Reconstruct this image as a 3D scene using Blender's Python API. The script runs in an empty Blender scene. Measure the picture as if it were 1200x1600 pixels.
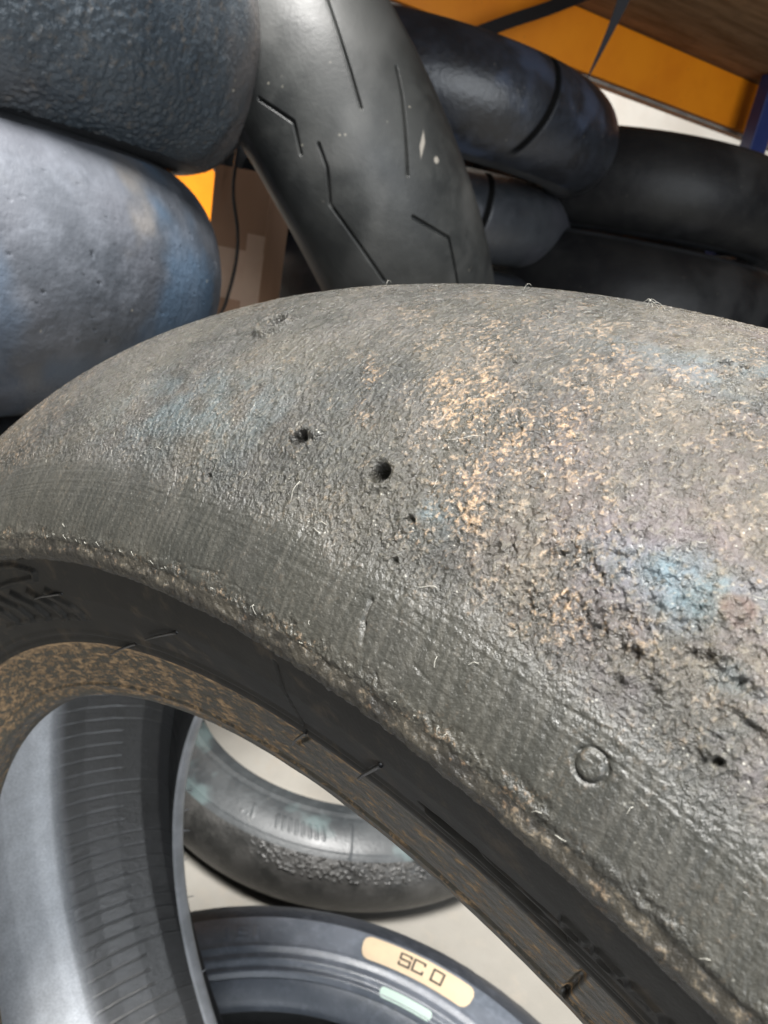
import bpy, math, random
import numpy as np
from mathutils import Matrix, Vector

sc = bpy.context.scene
C = sc.collection
R_ = math.radians

# ------------------------------------------------------------------ camera
CAM = np.array([0.15669, 0.05428, 0.64899])
RIGHT = np.array([-0.64259463, 0.74449544, 0.18110408])
DOWN = np.array([0.15127085, 0.35498391, -0.92255274])
FWD = np.array([-0.75112534, -0.56543167, -0.34073121])
cam = bpy.data.cameras.new('camera'); co = bpy.data.objects.new('camera', cam); C.objects.link(co)
co.matrix_world = Matrix(((RIGHT[0], -DOWN[0], -FWD[0], CAM[0]), (RIGHT[1], -DOWN[1], -FWD[1], CAM[1]),
                          (RIGHT[2], -DOWN[2], -FWD[2], CAM[2]), (0, 0, 0, 1)))
cam.sensor_fit = 'VERTICAL'; cam.sensor_height = 36; cam.sensor_width = 27
cam.lens = 1097.475 / 1600 * 36
cam.clip_start = 0.005; cam.clip_end = 50
cam.dof.use_dof = True; cam.dof.focus_distance = 0.125; cam.dof.aperture_fstop = 38
sc.camera = co

# ------------------------------------------------------------------ light
w = bpy.data.worlds.new('World'); sc.world = w; w.use_nodes = True
bg = w.node_tree.nodes['Background']; bg.inputs[0].default_value = (0.62, 0.76, 1.0, 1); bg.inputs[1].default_value = 0.025
def area(name, loc, target, sx, sy, power, col):
    l = bpy.data.lights.new(name, 'AREA'); l.shape = 'RECTANGLE'; l.size = sx; l.size_y = sy; l.energy = power; l.color = col
    o = bpy.data.objects.new(name, l); C.objects.link(o); o.location = loc
    d = Vector(target) - Vector(loc); o.rotation_euler = d.to_track_quat('-Z', 'Y').to_euler(); return o
area('open_door_daylight', (0.70, 2.0, 0.95), (-0.2, -0.3, 0.4), 2.0, 1.6, 46, (0.90, 0.95, 1.0))
area('roof_window_daylight', (0.55, 0.15, 2.4), (-0.05, -0.1, 0.4), 0.65, 0.65, 160, (1.0, 0.98, 0.95))
area('rear_roof_window_daylight', (-1.35, -0.75, 2.6), (-0.1, -0.2, 0.1), 0.8, 0.8, 28, (0.78, 0.90, 1.0))
sc.view_settings.view_transform = 'Standard'; sc.view_settings.look = 'None'
sc.view_settings.exposure = 0.55; sc.view_settings.gamma = 1

# ------------------------------------------------------------------ helpers
def tag(o, label=None, cat=None, group=None, kind=None):
    if label: o['label'] = label
    if cat: o['category'] = cat
    if group: o['group'] = group
    if kind: o['kind'] = kind
    return o

def mesh(name, V, F, mat, parent=None, smooth=True, loc=None):
    me = bpy.data.meshes.new(name)
    V = np.asarray(V, np.float32); F = np.asarray(F, np.int32)
    k = F.shape[1]
    me.vertices.add(len(V)); me.vertices.foreach_set('co', V.ravel())
    me.loops.add(F.size); me.loops.foreach_set('vertex_index', F.ravel())
    me.polygons.add(len(F)); me.polygons.foreach_set('loop_start', np.arange(0, F.size, k, dtype=np.int32))
    me.polygons.foreach_set('loop_total', np.full(len(F), k, np.int32))
    me.polygons.foreach_set('use_smooth', np.full(len(F), smooth))
    me.update(calc_edges=True); me.validate()
    me.materials.append(mat)
    o = bpy.data.objects.new(name, me); C.objects.link(o)
    if parent: o.parent = parent
    if loc is not None: o.location = loc
    return o

def grid_faces(n, m, closed):           # n rows (profile) x m columns (theta)
    mm = m if closed else m - 1
    i = np.arange(n - 1)[:, None]; j = np.arange(mm)[None]
    j2 = (j + 1) % m
    a = i * m + j; b = i * m + j2; c = (i + 1) * m + j2; d = (i + 1) * m + j
    return np.stack([a, b, c, d], -1).reshape(-1, 4)

_rt = np.random.default_rng(7).random((256, 256))
def vn(x, y, s=0):
    x = x + s * 17.31; y = y + s * 9.77
    xi = np.floor(x).astype(int); yi = np.floor(y).astype(int); fx = x - xi; fy = y - yi
    fx = fx * fx * fx * (fx * (fx * 6 - 15) + 10); fy = fy * fy * fy * (fy * (fy * 6 - 15) + 10)
    a = _rt[xi & 255, yi & 255]; b = _rt[(xi + 1) & 255, yi & 255]; c = _rt[xi & 255, (yi + 1) & 255]; d = _rt[(xi + 1) & 255, (yi + 1) & 255]
    return (a * (1 - fx) + b * fx) * (1 - fy) + (c * (1 - fx) + d * fx) * fy
def fbm(x, y, o=4, s=0):
    t = 0; a = .5; n = 0
    for k in range(o):
        t = t + a * vn(x, y, s + k * 3); n += a; a *= .5
        x, y = (x * 1.62 - y * 1.18), (x * 1.18 + y * 1.62)
    return t / n
def ss(a, b, x):
    t = np.clip((x - a) / (b - a), 0, 1); return t * t * (3 - 2 * t)

def resample(P, step):
    P = np.array(P, float); s = np.r_[0, np.cumsum(np.linalg.norm(np.diff(P, axis=0), axis=1))]
    n = max(2, int(round(s[-1] / step)) + 1); q = np.linspace(0, s[-1], n)
    return np.stack([np.interp(q, s, P[:, 0]), np.interp(q, s, P[:, 1])], -1)

def revolve(name, P, th, mat, parent, loc=None, disp=None, closed=True, attrs=None, flip=False):
    """P: (n,2) x,r ; th: thetas. disp(S, TH, X, R) -> outward offset (m)"""
    P = np.asarray(P, float)
    T = np.gradient(P, axis=0); L = np.linalg.norm(T, axis=1)[:, None]; T = T / np.maximum(L, 1e-9)
    N = np.stack([T[:, 1], -T[:, 0]], -1)
    if flip: N = -N
    s = np.r_[0, np.cumsum(np.linalg.norm(np.diff(P, axis=0), axis=1))]
    S, TH = np.meshgrid(s, th, indexing='ij')
    X = np.repeat(P[:, :1], len(th), 1); RR = np.repeat(P[:, 1:], len(th), 1)
    at = {}
    if disp is not None:
        h = disp(S, TH, X, RR)
        if isinstance(h, tuple): h, at = h
        X = X + h * N[:, :1]; RR = RR + h * N[:, 1:]
    V = np.stack([X, RR * np.sin(TH), RR * np.cos(TH)], -1).reshape(-1, 3)
    F = grid_faces(len(s), len(th), closed)
    if not flip: F = F[:, ::-1]
    o = mesh(name, V, F, mat, parent, loc=loc)
    for k, v in at.items():
        a = o.data.attributes.new(k, 'FLOAT', 'POINT'); a.data.foreach_set('value', np.ascontiguousarray(v.astype(np.float32)).ravel())
    return o

def tube(name, pts, rad, mat, parent=None, n=6, taper=None):
    pts = [Vector(p) for p in pts]; V = []; F = []
    for i, p in enumerate(pts):
        t = (pts[min(i + 1, len(pts) - 1)] - pts[max(i - 1, 0)]).normalized()
        a = t.orthogonal().normalized(); b = t.cross(a)
        r = rad * (1 if taper is None else 1 + (taper - 1) * i / (len(pts) - 1))
        for k in range(n):
            q = 2 * math.pi * k / n; V.append(p + (a * math.cos(q) + b * math.sin(q)) * r)
    for i in range(len(pts) - 1):
        for k in range(n):
            F.append((i * n + k, i * n + (k + 1) % n, (i + 1) * n + (k + 1) % n, (i + 1) * n + k))
    for e in (0, len(pts) - 1):
        V.append(pts[e]); c = len(V) - 1
        for k in range(n): F.append((e * n + k, e * n + (k + 1) % n, c, c))
    me = bpy.data.meshes.new(name)
    me.from_pydata([tuple(v) for v in V], [], [f if f[2] != f[3] else f[:3] for f in F]); me.materials.append(mat)
    for p in me.polygons: p.use_smooth = True
    o = bpy.data.objects.new(name, me); C.objects.link(o)
    if parent: o.parent = parent
    return o

def smooth_pts(pts, n=6):
    pts = [Vector(p) for p in pts]; out = []
    for i in range(len(pts) - 1):
        a = pts[max(i - 1, 0)]; b = pts[i]; c = pts[i + 1]; d = pts[min(i + 2, len(pts) - 1)]
        for k in range(n):
            t = k / n
            out.append(0.5 * ((2 * b) + (c - a) * t + (2 * a - 5 * b + 4 * c - d) * t * t + (3 * b - a - 3 * c + d) * t ** 3))
    out.append(pts[-1]); return out

def box(name, c, ex, ey, ez, sx, sy, sz, mat, parent=None, bev=0.002):
    """oriented box, half sizes; bevelled"""
    import bmesh
    bm = bmesh.new(); bmesh.ops.create_cube(bm, size=2)
    bmesh.ops.scale(bm, vec=(sx, sy, sz), verts=bm.verts)
    if bev: bmesh.ops.bevel(bm, geom=bm.edges[:], offset=bev, segments=2, affect='EDGES', profile=.5)
    me = bpy.data.meshes.new(name); bm.to_mesh(me); bm.free(); me.materials.append(mat)
    o = bpy.data.objects.new(name, me); C.objects.link(o)
    M = Matrix(((ex[0], ey[0], ez[0], c[0]), (ex[1], ey[1], ez[1], c[1]), (ex[2], ey[2], ez[2], c[2]), (0, 0, 0, 1)))
    if parent:
        o.parent = parent; o.matrix_world = M
        bpy.context.view_layer.update(); o.matrix_parent_inverse = Matrix(); o.matrix_basis = parent_matrix(parent).inverted() @ M
    else: o.matrix_world = M
    return o
def parent_matrix(p):
    return Matrix.LocRotScale(p.location, p.rotation_euler, None)

# ------------------------------------------------------------------ materials
class NT:
    def __init__(s, name):
        s.m = bpy.data.materials.new(name); s.m.use_nodes = True; s.t = s.m.node_tree; s.b = s.t.nodes['Principled BSDF']
        s.co = s.t.nodes.new('ShaderNodeTexCoord').outputs['Object']
    def n(s, typ, **kw):
        n = s.t.nodes.new(typ)
        for k, v in kw.items(): setattr(n, k, v)
        return n
    def put(s, sock, v):
        if isinstance(v, bpy.types.NodeSocket): s.t.links.new(v, sock)
        else: sock.default_value = v if not (isinstance(v, tuple) and len(v) == 3 and sock.type == 'RGBA') else (*v, 1)
    def map(s, scale=(1, 1, 1), rot=(0, 0, 0), loc=(0, 0, 0)):
        m = s.n('ShaderNodeMapping'); s.put(m.inputs[0], s.co); m.inputs['Scale'].default_value = scale; m.inputs['Rotation'].default_value = rot; m.inputs['Location'].default_value = loc
        return m.outputs[0]
    def noise(s, scale, detail=3, rough=.5, vec=None, dist=0):
        n = s.n('ShaderNodeTexNoise'); s.put(n.inputs['Vector'], vec or s.co); n.inputs['Scale'].default_value = scale
        n.inputs['Detail'].default_value = detail; n.inputs['Roughness'].default_value = rough; n.inputs['Distortion'].default_value = dist
        return n.outputs['Fac']
    def vor(s, scale, vec=None, feat='F1'):
        n = s.n('ShaderNodeTexVoronoi'); s.put(n.inputs['Vector'], vec or s.co); n.inputs['Scale'].default_value = scale; n.feature = feat
        return n.outputs['Distance']
    def rng(s, v, a, b, c=0., d=1., sm=True):
        n = s.n('ShaderNodeMapRange'); s.put(n.inputs[0], v)
        if sm: n.interpolation_type = 'SMOOTHSTEP'
        for i, q in zip((1, 2, 3, 4), (a, b, c, d)): s.put(n.inputs[i], q)
        return n.outputs[0]
    def math(s, op, a, b=0.):
        n = s.n('ShaderNodeMath', operation=op); s.put(n.inputs[0], a); s.put(n.inputs[1], b); return n.outputs[0]
    def mix(s, f, a, b, mode='MIX'):
        n = s.n('ShaderNodeMix', data_type='RGBA', blend_type=mode); s.put(n.inputs['Factor'], f); s.put(n.inputs['A'], a); s.put(n.inputs['B'], b); return n.outputs['Result']
    def attr(s, name):
        return s.n('ShaderNodeAttribute', attribute_name=name).outputs['Fac']
    def bump(s, h, dist, strength=1., prev=None):
        n = s.n('ShaderNodeBump'); s.put(n.inputs['Height'], h); n.inputs['Distance'].default_value = dist; n.inputs['Strength'].default_value = strength
        if prev is not None: s.put(n.inputs['Normal'], prev)
        return n.outputs[0]
    def done(s, col, rough, nrm=None, spec=.5, **kw):
        s.put(s.b.inputs['Base Color'], col); s.put(s.b.inputs['Roughness'], rough); s.put(s.b.inputs['Specular IOR Level'], spec)
        if nrm is not None: s.put(s.b.inputs['Normal'], nrm)
        for k, v in kw.items(): s.put(s.b.inputs[k.replace('_', ' ')], v)
        return s.m

def m_main_tread():
    t = NT('worn_tread_rubber')
    dirt, smo, blu, pur, brn = (t.attr(k) for k in ('dirt', 'smooth', 'blue', 'purple', 'brown')); hi = t.attr('high')
    g1 = t.noise(1500, 4, .62)
    g2 = t.noise(420, 4, .6)
    st = t.noise(900, 3, .55, t.map((.28, 1, 1), (0, 0.9, 0.25)))
    big = t.noise(34, 4, .55); big2 = t.noise(75, 3, .6, t.map((1, 1, 1), loc=(3, 2, 1)))
    col = t.mix(t.rng(big, .35, .65), (.020, .020, .017), (.040, .037, .029))
    col = t.mix(t.rng(big2, .45, .7, 0, .5), col, (.056, .052, .047))
    col = t.mix(t.math('MULTIPLY', t.attr('warm'), t.rng(g2, .35, .65, .4, 1.)), col, t.mix(t.rng(big2, .4, .6), (.085, .068, .062), (.078, .066, .050)))
    col = t.mix(t.math('MULTIPLY', blu, t.rng(g2, .3, .7, .3, 1.)), col, (.080, .128, .150))
    col = t.mix(t.math('MULTIPLY', pur, t.rng(g2, .35, .65, .3, 1.)), col, (.090, .078, .086))
    # pale dusty crest tone painted in for grain glints, weaker towards the left
    crest = t.math('ADD', t.math('MULTIPLY', g1, .5), t.math('MULTIPLY', hi, .5))
    cm_ = t.math('MULTIPLY', t.math('MULTIPLY', t.rng(crest, .53, .70), t.rng(smo, 0, 1, .50, .06)), t.rng(t.attr('warm'), 0., .5, .55, 1., False))
    col = t.mix(cm_, col, t.mix(t.rng(big, .4, .6), (.125, .116, .090), (.165, .140, .102)))
    # tan dust
    g3 = t.noise(230, 3, .6, t.map((1, 1, 1), loc=(4, 4, 4)))
    gr = t.math('ADD', t.math('ADD', t.math('MULTIPLY', g1, .70), t.math('MULTIPLY', g2, .10)), t.math('MULTIPLY', hi, .20))
    dm = t.rng(t.math('ADD', gr, t.math('MULTIPLY', dirt, .11)), .53, .74)
    dm = t.math('MULTIPLY', dm, t.rng(dirt, .02, .25))
    dcol = t.mix(t.rng(big2, .4, .6), (.26, .175, .105), (.20, .15, .105))
    col = t.mix(t.math('MULTIPLY', dm, .9), col, dcol)
    # pale dust specks
    sp = t.rng(t.vor(1100), .22, .10)
    spm = t.math('MULTIPLY', sp, t.rng(t.noise(420, 2), .54, .62))
    col = t.mix(t.math('MULTIPLY', spm, .7), col, (.34, .33, .29))
    col = t.mix(t.math('MULTIPLY', brn, t.rng(g2, .35, .6, .3, .9)), col, (.060, .036, .026))
    # pale grey haze of scuffed rubber on the smooth band, fine strokes
    scr = t.noise(900, 3, .6, t.map((.12, 1, .12)))
    sm_c = t.mix(t.rng(scr, .4, .65), (.024, .0245, .0215), (.039, .038, .032))
    col = t.mix(t.math('MULTIPLY', smo, .7), col, sm_c)
    rough = t.mix(smo, t.rng(g2, .3, .7, .20, .42), t.rng(scr, .35, .65, .36, .50))
    gb = t.math('ADD', t.math('MULTIPLY', g1, .6), t.math('MULTIPLY', st, .8))
    gb = t.math('MULTIPLY', gb, t.rng(smo, 0, 1, 1., .30))
    n1 = t.bump(gb, .0012, 1.)
    n2 = t.bump(t.math('MULTIPLY', scr, smo), .00005, .8, n1)
    return t.done(col, rough, n2, .5)

def m_rubber(name, base=(.028, .029, .029), alt=(.05, .05, .048), rough=(.38, .55), patches=(), bump=((500, .0002),), mott=18, spec=.5, specks=0., dust=0., chalk_or_dark_band=False):
    t = NT(name)
    a = t.noise(mott, 4, .6); b = t.noise(mott * 5, 4, .65, t.map(loc=(1.3, .2, .7)))
    col = t.mix(t.rng(a, .38, .62), base, alt)
    col = t.mix(t.rng(b, .45, .72, 0, .5), col, tuple(c * 1.5 for c in alt))
    for k, (pc, sc_, lo, hi, f) in enumerate(patches):
        p = t.noise(sc_, 3, .5, t.map(loc=(2.1 * k + 5, k * 1.7, k * .9)))
        col = t.mix(t.rng(p, lo, hi, 0, f), col, pc)
    if dust:
        d = t.noise(mott * 9, 5, .7, t.map(loc=(7, 3, 1)))
        col = t.mix(t.rng(d, .52, .70, 0, dust), col, (.22, .16, .10))
    if specks:
        sp = t.math('MULTIPLY', t.rng(t.vor(130), .16, .07), t.rng(t.noise(60, 2), .60, .66))
        col = t.mix(t.math('MULTIPLY', sp, specks), col, (.40, .37, .30))
    rg = t.rng(a, .3, .7, rough[0], rough[1]); sp_ = spec
    if chalk_or_dark_band == 'matte':
        k = t.attr('chalk_or_dark_band'); col = t.mix(k, col, (.004, .004, .004)); rg = t.rng(k, 0, 1, .36, .9); sp_ = t.rng(k, 0, 1, spec, .05)
    elif chalk_or_dark_band: col = t.mix(t.math('MULTIPLY', t.attr('chalk_or_dark_band'), .85), col, (.24, .22, .19))
    nr = None
    for s_, d_ in bump:
        nr = t.bump(t.noise(s_, 3, .6), d_, .9, nr)
    return t.done(col, rg, nr, sp_)

def m_bead_dirty():
    t = NT('muddy_bead_rubber')
    th = t.attr('arc'); s = t.attr('across')
    def cv(fa, fs_):
        cm = t.n('ShaderNodeCombineXYZ'); t.put(cm.inputs[0], t.math('MULTIPLY', th, fa)); t.put(cm.inputs[1], t.math('MULTIPLY', s, fs_)); return cm.outputs[0]
    a = t.noise(1.3, 6, .72, cv(30., 380.), .5); b = t.noise(2.9, 5, .7, cv(22., 260.), .2); fine_ = t.noise(1., 4, .7, cv(160., 1300.), .2)
    edge = t.rng(s, .0, .0030, .13, 0.)
    lip = t.rng(s, .0185, .0200, 0., -.05)
    d = t.math('ADD', t.math('ADD', t.math('MULTIPLY', a, .74), t.math('MULTIPLY', fine_, .26)), t.math('ADD', edge, lip))
    d = t.math('ADD', d, t.rng(th, .0, -.40, 0., .04))
    dm = t.math('MULTIPLY', t.rng(d, .505, .585), t.rng(b, .36, .56, .35, 1.))
    dark = t.mix(t.rng(b, .4, .6), (.016, .015, .011), (.034, .030, .020))
    mud = t.mix(t.rng(b, .35, .65), (.19, .118, .060), (.33, .22, .118))
    col = t.mix(t.math('MULTIPLY', dm, .85), dark, mud)
    nr = t.bump(t.math('ADD', t.math('MULTIPLY', dm, .5), t.noise(900, 4, .6)), .00022, .9)
    return t.done(col, t.rng(dm, 0, 1, .42, .72), nr, .45)

def m_ridge():
    t = NT('scuffed_shoulder_rubber')
    g = t.noise(800, 4, .65); h = t.noise(200, 3, .6); br = t.attr('mud')
    col = t.mix(t.rng(h, .35, .65), (.012, .011, .009), (.028, .025, .019))
    d = t.rng(t.math('ADD', g, t.math('MULTIPLY', br, .05)), .57, .72)
    col = t.mix(t.math('MULTIPLY', d, .7), col, t.mix(t.rng(h, .4, .6), (.115, .072, .040), (.11, .088, .060)))
    return t.done(col, t.rng(g, .3, .7, .35, .6), t.bump(g, .0005, 1.), .5)

def m_plain(name, col, rough=.5, col2=None, scale=30, bump=0., spec=.5, bs=200, **kw):
    t = NT(name)
    c = col if col2 is None else t.mix(t.rng(t.noise(scale, 5, .6), .35, .65), col, col2)
    return t.done(c, rough, t.bump(t.noise(bs, 3, .6), bump, .8) if bump else None, spec, **kw)

def m_liner():
    t = NT('inner_liner_rubber')
    a = t.noise(60, 4, .6); g = t.noise(900, 3, .6)
    col = t.mix(t.rng(a, .3, .7), (.022, .022, .022), (.036, .036, .036)); col = t.mix(t.attr('crown_highlight'), col, t.mix(t.rng(g, .3, .7), (.46, .48, .51), (.66, .68, .71)))  # bright highlight on the crown is painted into the liner colour
    return t.done(col, t.rng(a, .3, .7, .36, .46), t.bump(g, .00035, .9), .8)

def m_board():
    t = NT('dusty_chipboard')
    a = t.noise(6, 5, .65, t.map((1, 7, 1), (0, 0, .43))); b = t.noise(38, 5, .7)
    col = t.mix(t.rng(a, .3, .7), (.16, .09, .042), (.30, .19, .105))
    col = t.mix(t.rng(b, .5, .7, 0, .6), col, (.15, .085, .045))
    return t.done(col, .75, t.bump(b, .002, .8), .3)

def m_floor():
    t = NT('concrete')
    a = t.noise(3.5, 5, .6); b = t.noise(40, 5, .7); c = t.noise(300, 3, .6)
    col = t.mix(t.rng(a, .35, .65), (.20, .188, .165), (.27, .257, .23))
    col = t.mix(t.rng(b, .5, .75, 0, .5), col, (.26, .23, .19))
    cr = t.rng(t.vor(2.2, None, 'DISTANCE_TO_EDGE'), .0, .004, .0, 0.)
    return t.done(col, .75, t.bump(c, .0006, .6), .35)

def m_wall():
    t = NT('pale_plaster')
    a = t.noise(5, 4, .6)
    return t.done(t.mix(t.rng(a, .3, .7), (.60, .55, .48), (.68, .64, .57)), .85, t.bump(t.noise(90, 3), .001, .5), .3)

def m_carton():
    t = NT('brown_cardboard')
    a = t.noise(14, 3, .6, t.map((1, 1, .2))); c = t.noise(260, 3, .6, t.map((1, 1, .1)))
    return t.done(t.mix(t.rng(a, .3, .7), (.40, .24, .155), (.47, .29, .195)), .8, t.bump(c, .0004, .6), .3)

def m_orange():
    t = NT('orange_rack_paint')
    a = t.noise(10, 4, .6); b = t.noise(90, 4, .7)
    col = t.mix(t.rng(a, .3, .7), (.74, .215, .004), (.84, .27, .006))
    col = t.mix(t.rng(b, .66, .76, 0, .5), col, (.30, .10, .02))
    return t.done(col, .42, t.bump(b, .0003, .4), .5)

MT = m_main_tread(); MBEAD = m_bead_dirty(); MRIDGE = m_ridge(); MLINER = m_liner()
MSIDE = m_rubber('sidewall_rubber', (.010, .010, .0095), (.015, .0145, .0135), (.50, .60), bump=((1200, .00008),), mott=14, dust=.12, spec=.14)
MHAIR = m_plain('hair_rubber', (.03, .03, .03), .4)
MLIP = m_plain('bead_toe_rubber', (.20, .21, .22), .33, (.28, .29, .31), 60, .0002, bs=600)
MFUZZ = m_plain('pale_fibre', (.34, .33, .29), .6)

# ------------------------------------------------------------------ setting
FZ = -0.06
e = np.array([-.9106, .4133, 0]); nn = np.array([-.4133, -.9106, 0]); up = np.array([0, 0, 1.])
fl = mesh('floor', [(-6, -6, FZ), (6, -6, FZ), (6, 6, FZ), (-6, 6, FZ)], [(0, 1, 2, 3)], m_floor(), smooth=False); tag(fl, kind='structure')
B0 = np.array([-1.145, -.623, 1.0])
wc = B0 + nn * .95; wc[2] = 1.0
wl = box('wall', wc, e, nn, up, 3.2, .05, 1.4, m_wall(), bev=0); tag(wl, 'pale plastered wall showing in a strip under the orange rack beam', 'wall')

# ------------------------------------------------------------------ the big worn tyre
Rm, Wm, RS, WB, PW = 0.32465, 0.086784, 0.263822, 0.060341, 1.24239
tyre = bpy.data.objects.new('worn_slick_tyre', None); C.objects.link(tyre)
tyre.empty_display_size = .1
tag(tyre, 'large worn slick tyre in the foreground, tan dust and pits on its tread', 'tyre')
LOC = (0, 0, Rm)
tt = np.linspace(.075, math.pi - .075, 6000)
fine = np.stack([Wm * np.cos(tt), RS + (Rm - RS) * np.sin(tt) ** PW], -1)
fs = np.r_[0, np.cumsum(np.linalg.norm(np.diff(fine, axis=0), axis=1))]
def t2s(t): return float(np.interp(t, tt, fs))
smax = fs[-1]
sA = np.arange(0, t2s(1.75), .00023); sB = np.arange(sA[-1] + .003, smax - .001, .004)
sq = np.r_[sA, sB, smax]
PT = np.stack([np.interp(sq, fs, fine[:, 0]), np.interp(sq, fs, fine[:, 1])], -1)
# theta: dense where the photo looks
thd = np.r_[np.arange(-.66, -.30, .0011), np.arange(-.30, .31, .00068)]
thc = np.linspace(.31 + .01, 2 * math.pi - .66 - .01, 260)
THM = np.r_[thd, thc]
PITS = [  # theta, t, radius, depth, collar
 (-.038, .575, .0019, .0030, .00045), (-.218, .98, .0028, .0045, .0013), (.169, .413, .0006, .0010, .0002),
 (.072, 1.169, .0010, .0018, .0004), (.081, 1.175, .0008, .0015, .0004), (-.106, .592, .0020, .0024, .0003), (-.005, .50, .001, .0008, .0002),
 (.0, .405, .0007, .0006, .0002), (-.16, .42, .0008, .0006, .0002)]
DIRT = [(-.034, .809, .016, .10, .9), (-.018, .86, .014, .14, .9), (-.073, .697, .010, .035, .85), (-.097, .84, .009, .05, .55), (.016, .629, .009, .15, .8),
        (.03, .78, .05, .16, .62), (.05, .95, .05, .12, .5), (.086, .908, .02, .05, .35), (.066, .60, .05, .12, .40), (.10, .52, .04, .05, .45), (.0, 1.10, .10, .16, .30), (.146, .701, .007, .02, .9), (.10, 1.25, .06, .10, .3), (-.02, .70, .03, .08, .4), (.03, .46, .03, .04, .3)]
def ttof(S): return np.interp(S, fs, tt)
def tread_disp(S, TH, X, RR):
    T = ttof(S); u = TH * .325; v = S
    far = ((TH > .33) & (TH < 5.6)).astype(float)
    ws = .035 * (fbm(u / .012, v / .012, 3, 4) - .5) + .03 * (vn(u / .0012, v / .01, 31) - .5)
    smooth = 1 - ss(.31, .46, T + ws + .05 * (fbm(u / .004, v / .004, 3, 27) - .5) - .05 * ss(-.1, -.45, TH) + .03 * ss(.1, .2, TH))
    g = 1 - .88 * smooth
    # rough grain, slightly slanted
    uu = u * .9 - v * .45; vv = u * .45 + v * .9
    gn = fbm(uu / .00062, vv / .00085, 3, 1); h = g * .00042 * (gn - .5); hi = np.clip((gn - .5) * 1.3 + .5, 0, 1)
    h += g * .00020 * (fbm(u / .0031, v / .0036, 3, 2) - .5)
    h += .00035 * (fbm(u / .017, v / .017, 2, 5) - .5)
    h *= 1 - .30 * (1 - ss(-.10, .06, TH))
    h += smooth * .00002 * (vn(u / .0005, v / .009, 6) - .5) * 2 + smooth * .00012 * (fbm(u / .003, v / .004, 3, 7) - .5)
    h += smooth * ss(.22, .3, T) * .00006 * (vn(u / .03, v / .00035, 8) - .5) * 2
    # broad soft ledge lines on the smooth flank
    # torn, balled rubber at the right
    m2 = np.exp(-(((TH - .12) / .085) ** 2 + ((T - .55) / .12) ** 2))
    m2 = np.maximum(m2, .40 * np.exp(-(((TH - .035) / .04) ** 2 + ((T - .56) / .11) ** 2)))
    m2 = np.maximum(m2, .85 * np.exp(-(((TH - .18) / .05) ** 2 + ((T - .56) / .14) ** 2)))
    m2 *= ss(.36, .45, T + ws)
    b = fbm(u / .0024 + 1.5 * vn(u / .004, v / .004, 9), v / .0020, 4, 11)
    m3 = m2 * ss(.05, .12, TH); b3 = fbm(u / .0050 + 2 * vn(u / .006, v / .006, 19), v / .0042, 3, 44)
    h += m3 * .0006 * ss(.48, .62, b3)
    h += m2 * (.0008 * ss(.42, .66, b) + .0009 * (fbm(u / .0012, v / .0012, 3, 14) - .5))
    cr = 1 - np.abs(fbm(u / .0045, v / .0045, 3, 21) - .5) * 2
    h -= m2 * .0004 * ss(.94, .995, cr)
    fc = ss(.35, .6, fbm(u / .02, v / .02, 2, 41))
    h -= g * fc * .00045 * ss(.92, .99, 1 - np.abs(fbm(u / .0028, v / .0022, 3, 23) - .5) * 2) * ss(-.15, .05, TH)
    brown = np.zeros_like(h); dirt = np.zeros_like(h)
    # single marks
    def dist(th, t): return np.hypot((TH - th) * RR, S - t2s(t))
    jag = (fbm(u / .0011, v / .0011, 3, 33) - .5)
    for th, t, r, d, c in PITS:
        D = dist(th, t) + .0007 * jag * (0.15 if r > .00185 and t < .59 else (2.2 if t == .592 else .6))
        h = h * (.35 + .65 * ss(r * 1.1, r * 2., D))
        h -= d * (1 - ss(r * .72, r * 1.02, D)); h += c * np.exp(-((D - r * 1.45) / (r * .35)) ** 2)
    D = dist(-.0375, .568); h += .0009 * (1 - ss(.0, .0011, D))
    D = dist(.132, .27); h -= .00045 * np.exp(-((D - .0020) / .00025) ** 2); h += .0003 * (1 - ss(.0012, .0019, D))
    # flap of torn rubber beside a pit
    D = np.hypot((TH + .094) * RR, (S - t2s(.617)) * 1.2) + .0012 * jag; h += .0011 * (1 - ss(.0008, .0022, D))
    D = np.hypot((TH - .141) * RR, S - t2s(.638)) + .0016 * jag; h += .0011 * (1 - ss(.0012, .0030, D)); brown += .8 * (1 - ss(.0015, .0025, np.hypot((TH - .145) * RR, S - t2s(.642)) + .001 * jag))
    D = np.hypot((TH - .146) * RR, S - t2s(.701)) + .001 * jag; h += .0006 * (1 - ss(.0008, .0018, D))
    D = dist(.165, .418) + .0006 * jag; h += .0007 * (1 - ss(.0004, .0010, D))
    rs_ = np.random.default_rng(12)
    tl = lambda t: np.interp(t, tt, fs)
    cuts = [(-.002, .30, .000, .22, .0003, .0006), (.001, .24, .004, .19, .0003, .0006)]
    for k in range(34):
        th0 = rs_.uniform(-.28, .24); t0_ = rs_.uniform(.09, .36); an = rs_.normal(1.45, .35) if k % 3 else rs_.normal(.1, .2); L_ = rs_.uniform(.002, .010)
        cuts.append((th0, t0_, th0 + math.cos(an) * L_ / .28, t0_ + math.sin(an) * L_ / .10, rs_.uniform(.00014, .00024), rs_.uniform(.0001, .0003)))
    cols = np.where((TH[0] > -.35) & (TH[0] < .32))[0]; rows = np.where(S[:, 0] < tl(.5))[0]
    c0, c1, r1 = cols[0], cols[-1] + 1, rows[-1] + 1
    su = TH[:r1, c0:c1] * .285; sv = S[:r1, c0:c1] + .0004 * (vn(su / .002, S[:r1, c0:c1] / .002, 88) - .5)
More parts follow.
